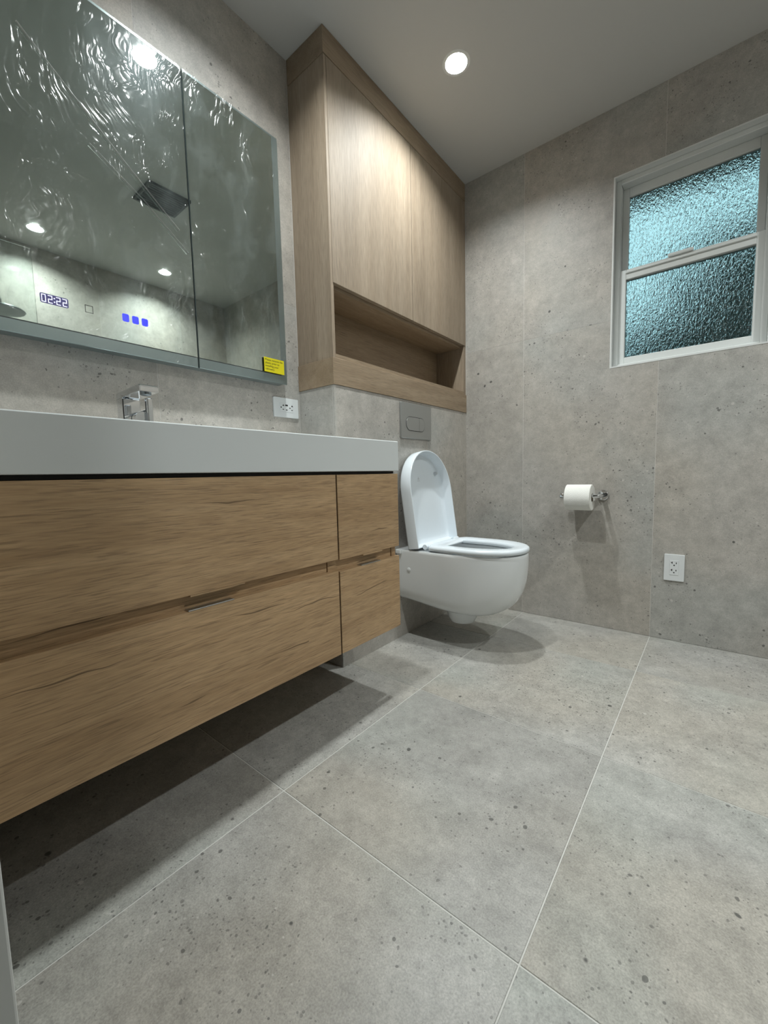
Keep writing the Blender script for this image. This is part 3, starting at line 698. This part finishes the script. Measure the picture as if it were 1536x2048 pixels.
# seat ring
def ringshape(x0, x1, hw, sq): return dshape(x0, x1, hw, sq=sq)
bm = bmesh.new(); rings = []
so = []
for x, y in ringshape(0.346, XF + 0.003, HW - 0.004, 2.2):
    rr_ = 0.055; lim = HW - 0.004
    if x < 0.346 + rr_: lim = lim - rr_ + math.sqrt(max(0.0, rr_ ** 2 - (0.346 + rr_ - x) ** 2))
    so.append((x, max(-lim, min(lim, y))))
si = [(x, y) for x, y in ringshape(0.405, 0.690, 0.098, 2.0)]
def sc(pts, k, dx=0.0):
    cx = sum(p[0] for p in pts) / len(pts); return [(cx + (x - cx) * k, y * k) for x, y in pts]
def lev(pts, z): return [(x, YT + y, z) for x, y in pts]
zs0 = ZR + 0.006
R = [lev(sc(si, 1.03), zs0), lev(sc(so, 0.97), zs0), lev(sc(so, 0.995), zs0 + 0.003), lev(so, zs0 + 0.009), lev(sc(so, 0.988), zs0 + 0.016), lev(sc(so, 0.955), zs0 + 0.0205), lev(sc(so, 0.90), zs0 + 0.022),
     lev(sc(si, 1.12), zs0 + 0.020), lev(sc(si, 1.03), zs0 + 0.016), lev(si, zs0 + 0.008), lev(sc(si, 1.03), zs0)]
loft(bm, R, False, False)
bmesh.ops.remove_doubles(bm, verts=bm.verts, dist=1e-5)
O('seat', bm, 'seat_plastic', to, True, 1.2)
# seat neck towards the hinges
bm = bmesh.new(); box(bm, 0.334, 0.372, YT - 0.100, YT + 0.100, ZR + 0.006, ZR + 0.0225, bev=0.006, seg=3); O('seat_neck', bm, 'seat_plastic', to, True)
# lid, built flat (u = up the lid, v = across) and tilted back
ang = math.radians(8.0); base = Vector((0.331, YT, ZR + 0.012))
ud = Vector((-math.sin(ang), 0, math.cos(ang))); nd = Vector((math.cos(ang), 0, math.sin(ang)))   # nd: inner side
LH, LW, LD = 0.452, 0.181, 0.061
def lp(u, v, d): return base + ud * u + Vector((0, 1, 0)) * v + nd * (d - LD)
def lidshape(k_in):
    o = []
    for u, v in dshape(0.0 + k_in, LH - k_in, LW - k_in, n=44, sq=2.05, fs=0.57): o.append((u, v))
    return o
bm = bmesh.new()
R = [[lp(u, v, z) for u, v in lidshape(i)] for i, z in ((0.05, 0.0), (0.012, 0.0), (0.004, 0.003), (0.0, 0.012), (0.0, LD - 0.002), (0.0012, LD), (0.0045, LD), (0.006, LD - 0.002), (0.010, 0.020), (0.016, 0.0125), (0.034, 0.009))]
loft(bm, R)
lid = O('lid', bm, 'seat_plastic', to, True, 0.9)
for v in (-0.120, 0.120):
    c = lp(0.345, v, 0.010); O('bumper', lathe(bmesh.new(), [(0.009, -0.002), (0.009, 0.006), (0.006, 0.016), (0.0, 0.017)], c, nd, 16), 'bumper', lid, True)
bm = bmesh.new(); u0 = 0.318; v0 = -0.030; tri = [(u0, v0 - 0.008), (u0, v0 + 0.008), (u0 + 0.013, v0)]
loft(bm, [[lp(u, v, 0.0086) for u, v in tri], [lp(u, v, 0.0096) for u, v in tri]])
mk = O('logo_mark', bm, 'bumper', lid); 
bm = bmesh.new(); box(bm, -0.010, 0.010, -0.0015, 0.0015, -0.0003, 0.0003)
for v_ in bm.verts: v_.co = lp(u0 - 0.006 + v_.co.y, v0 + v_.co.x, 0.0095 + v_.co.z)
O('logo_mark', bm, 'bumper', lid)
for s in (-1, 1):
    O('hinge', cyl(bmesh.new(), (0.3445, YT + s * 0.101, ZR + 0.0165), (0.3445, YT + s * 0.150, ZR + 0.0165), 0.0115), 'seat_plastic', to, True)
    O('hinge_post', cyl(bmesh.new(), (0.3445, YT + s * 0.125, ZR), (0.3445, YT + s * 0.125, ZR + 0.010), 0.009), 'seat_plastic', to, True)

# ================================================================== flush plate
fp = thing('flush_plate', 'satin grey rectangular flush plate above the raised lid', 'flush plate', (BX, 1.682, 0.95))
bm = bmesh.new(); pts = rounded_rect(1.682, 1.032, 0.258, 0.166, 0.006)
loft(bm, [[(BX + 0.0003, a, b) for a, b in pts], [(BX + 0.0080, a, b) for a, b in pts], [(BX + 0.0095, 1.682 + (a - 1.682) * 0.99, 1.032 + (b - 1.032) * 0.985) for a, b in pts]])
O('plate', bm, 'plate', fp, True, 0.4)
yc_, zc_, hw_, hh_ = 1.671, 1.0185, 0.078, 0.0315
def stadium(ya, yb, k):
    pts = rounded_rect(yc_, zc_, 2 * hw_ * 1.0 - 2 * k, 2 * hh_ - 2 * k, hh_ - k - 0.0005, 8)
    return [(min(max(a, ya), yb), b) for a, b in pts]
O('button_groove', (lambda b_: (loft(b_, [[(BX + 0.0096, a, c) for a, c in stadium(0, 9, -0.0022)], [(BX + 0.0099, a, c) for a, c in stadium(0, 9, -0.0022)]]), b_)[1])(bmesh.new()), 'slot', fp)
ysp = yc_ + 0.030
for (ya, yb) in ((0.0, ysp - 0.0008), (ysp + 0.0008, 9.0)):
    bm = bmesh.new(); loft(bm, [[(BX + 0.0099, a, c) for a, c in stadium(ya, yb, 0.0)], [(BX + 0.0112, a, c) for a, c in stadium(ya, yb, 0.0003)]])
    bmesh.ops.remove_doubles(bm, verts=bm.verts, dist=1e-5)
    O('flush_button', bm, 'plate', fp)

# ================================================================== toilet paper
XR, YR, ZRo = 0.849, YB - 0.088, 0.648
hold = thing('toilet_paper_holder', 'chrome toilet paper holder fixed to the tiled end wall', 'paper holder', (0.930, YB, 0.66))
XP = 0.934
O('rosette', lathe(bmesh.new(), [(0.0, 0.011), (0.022, 0.011), (0.025, 0.008), (0.026, 0.0005)], (XP, YB, 0.6555), (0, -1, 0), 32), 'chrome', hold, True)
yr = YR + 0.0
O('arm', tube(bmesh.new(), [(XP, YB - 0.009, 0.6555), (XP, yr + 0.014, 0.6555), (XP - 0.003, yr + 0.005, 0.6555), (XP - 0.008, yr + 0.001, 0.6555), (XP - 0.016, yr, 0.6555), (0.772, yr, 0.6555)], 0.0098), 'chrome', hold, True)
O('end_knob', lathe(bmesh.new(), [(0.0, -0.014), (0.013, -0.013), (0.0165, -0.007), (0.0165, 0.006), (0.009, 0.008)], (0.774, yr, 0.6555), (1, 0, 0), 20), 'chrome', hold, True)
roll = thing('toilet_paper_roll', 'white toilet paper roll hanging on the chrome holder', 'toilet paper', (XR, YR, ZRo - 0.06))
ri, ro, hl = 0.0205, 0.061, 0.056
O('paper', lathe(bmesh.new(), [(ri, -hl), (ro - 0.002, -hl), (ro, -hl + 0.002), (ro, hl - 0.002), (ro - 0.002, hl), (ri, hl), (ri, -hl)], (XR, YR, ZRo), (1, 0, 0), 48), 'paper', roll, True, 0.5)
M['card'] = plain('cardboard', (0.30, 0.24, 0.17), 0.9)
O('core', lathe(bmesh.new(), [(ri - 0.0002, -hl + 0.001), (ri - 0.0002, hl - 0.001), (ri - 0.0022, hl - 0.001), (ri - 0.0022, -hl + 0.001), (ri - 0.0002, -hl + 0.001)], (XR, YR, ZRo), (1, 0, 0), 32), 'card', roll, True, 0.5)
# loose sheet end hugging the front of the roll
bm = bmesh.new(); rr = ro + 0.0012
arc = [(YR - rr * math.sin(a), ZRo + rr * math.cos(a)) for a in (math.radians(d) for d in range(-10, 128, 6))]
loft(bm, [[(XR - hl + 0.001, a, b) for a, b in arc], [(XR + hl - 0.001, a, b) for a, b in arc]], False, False, closed=False)
o = O('loose_sheet', bm, 'paper', roll, True)

# ================================================================== outlets
def outlet(name, label, origin, udir, vdir, w, h, kind):
    """Face plate in the plane origin + u + v; normal = into the room."""
    o0, U, V = Vector(origin), Vector(udir), Vector(vdir); Nn = U.cross(V)
    t = thing(name, label, 'outlet', tuple(o0), 'wall outlets')
    def P(u, v, d): return o0 + U * u + V * v + Nn * d
    def rbox(u0, u1, v0, v1, d0, d1, r=0.0, n=4):
        bm = bmesh.new()
        pts = rounded_rect((u0 + u1) / 2, (v0 + v1) / 2, u1 - u0, v1 - v0, r, n) if r else [(u1, v1), (u0, v1), (u0, v0), (u1, v0)]
        cu, cv = (u0 + u1) / 2, (v0 + v1) / 2
        loft(bm, [[P(a, b, d0) for a, b in pts], [P(a, b, d1 - 0.0008) for a, b in pts], [P(cu + (a - cu) * 0.985, cv + (b - cv) * 0.985, d1) for a, b in pts]])
        return bm
    O('face_plate', rbox(-w / 2, w / 2, -h / 2, h / 2, 0.0003, 0.0062, 0.003), 'plastic', t)
    iw, ih = 0.033, 0.066
    O('insert_gap', rbox(-iw / 2 - 0.0006, iw / 2 + 0.0006, -ih / 2 - 0.0006, ih / 2 + 0.0006, 0.0060, 0.0064), 'bumper', t)
    ins = O('receptacle', rbox(-iw / 2, iw / 2, -ih / 2, ih / 2, 0.0060, 0.0072), 'plastic', t)
    def slot(u, v, a, b, r=0): O('slot', rbox(u - a / 2, u + a / 2, v - b / 2, v + b / 2, 0.0070, 0.0076, r, 3), 'slot', ins)
    for cv in ((0.0165, -0.0165) if kind == 'duplex' else (0.0215, -0.0215)):
        slot(-0.0075, cv + 0.006, 0.0030, 0.0085); slot(-0.0100, cv + 0.006, 0.0040, 0.0028); slot(0.0075, cv + 0.005, 0.0030, 0.0068); slot(0.0, cv - 0.005, 0.0056, 0.0056, 0.0027)
    if kind == 'usb':
        slot(-0.0095, 0.0, 0.0062, 0.013); slot(0.0085, 0.0, 0.0034, 0.0085, 0.0016)
    return t
outlet('wall_outlet', 'white duplex outlet low on the end wall below the paper roll', (1.2255, YB, 0.3355), (1, 0, 0), (0, 0, 1), 0.0745, 0.119, 'duplex')
# the vanity outlet lies on its side: u runs down the wall, v along it
outlet('wall_outlet', 'white sideways outlet with charging ports between mirror and countertop', (0.0, 1.0615, 1.0545), (0, 0, -1), (0, 1, 0), 0.0765, 0.121, 'usb')

# ================================================================== things seen in the mirror
fan = thing('exhaust_fan', 'black square exhaust fan grille in the ceiling, reflected in the mirror', 'exhaust fan', (1.27, 1.17, CE))
fx0, fx1, fy0_, fy1_ = 1.165, 1.375, 1.055, 1.285
bm = frame_bm = None
bm = bmesh.new(); box(bm, fx0, fx1, fy0_, fy0_ + 0.012, CE - 0.014, CE - 0.0006); box(bm, fx0, fx1, fy1_ - 0.012, fy1_, CE - 0.014, CE - 0.0006)
box(bm, fx0, fx0 + 0.012, fy0_ + 0.012, fy1_ - 0.012, CE - 0.014, CE - 0.0006); box(bm, fx1 - 0.012, fx1, fy0_ + 0.012, fy1_ - 0.012, CE - 0.014, CE - 0.0006)
O('grille_frame', bm, 'fan', fan); B('backing', 'fan', fan, fx0 + 0.012, fx1 - 0.012, fy0_ + 0.012, fy1_ - 0.012, CE - 0.003, CE - 0.0006)
for i in range(9):
    x = fx0 + 0.026 + i * (fx1 - fx0 - 0.052) / 8
    B('slat', 'fan', fan, x - 0.004, x + 0.004, fy0_ + 0.012, fy1_ - 0.012, CE - 0.012, CE - 0.004)
SX, SY, SZ = 2.15, 0.565, 1.832
sh = thing('rain_shower_head', 'round rain shower head on a curved arm, reflected at lower left of the mirror', 'shower head', (SX, SY, SZ))
O('head', lathe(bmesh.new(), [(0, -0.004), (0.116, -0.004), (0.120, 0.0), (0.116, 0.006), (0.03, 0.010), (0.016, 0.022), (0.0, 0.022)], (SX, SY, SZ), (0, 0, 1), 40), 'dark_metal', sh, True)
pts = [(SX, SY, SZ + 0.020), (SX, SY, SZ + 0.055)] + [(SX, SY - 0.06 + 0.06 * math.cos(a), SZ + 0.055 + 0.06 * math.sin(a)) for a in (math.radians(d) for d in (20, 40, 60, 80, 90))] + [(SX, Y0 + 0.006, SZ + 0.115)]
O('arm', tube(bmesh.new(), pts, 0.011), 'chrome', sh, True)
O('wall_flange', lathe(bmesh.new(), [(0, 0.010), (0.026, 0.010), (0.030, 0.0005)], (SX, Y0, SZ + 0.115), (0, 1, 0), 28), 'chrome', sh, True)
scn = thing('shower_screen', 'clear frameless glass shower screen beside the doorway, out of direct view', 'shower screen', (1.695, 0.35, 0.0))
O('glass', box(bmesh.new(), 1.691, 1.699, Y0 + 0.001, 0.64, 0.004, 2.05), 'clear', scn)
B('floor_channel', 'steel', scn, 1.687, 1.703, Y0 + 0.001, 0.64, 0.0002, 0.0038)
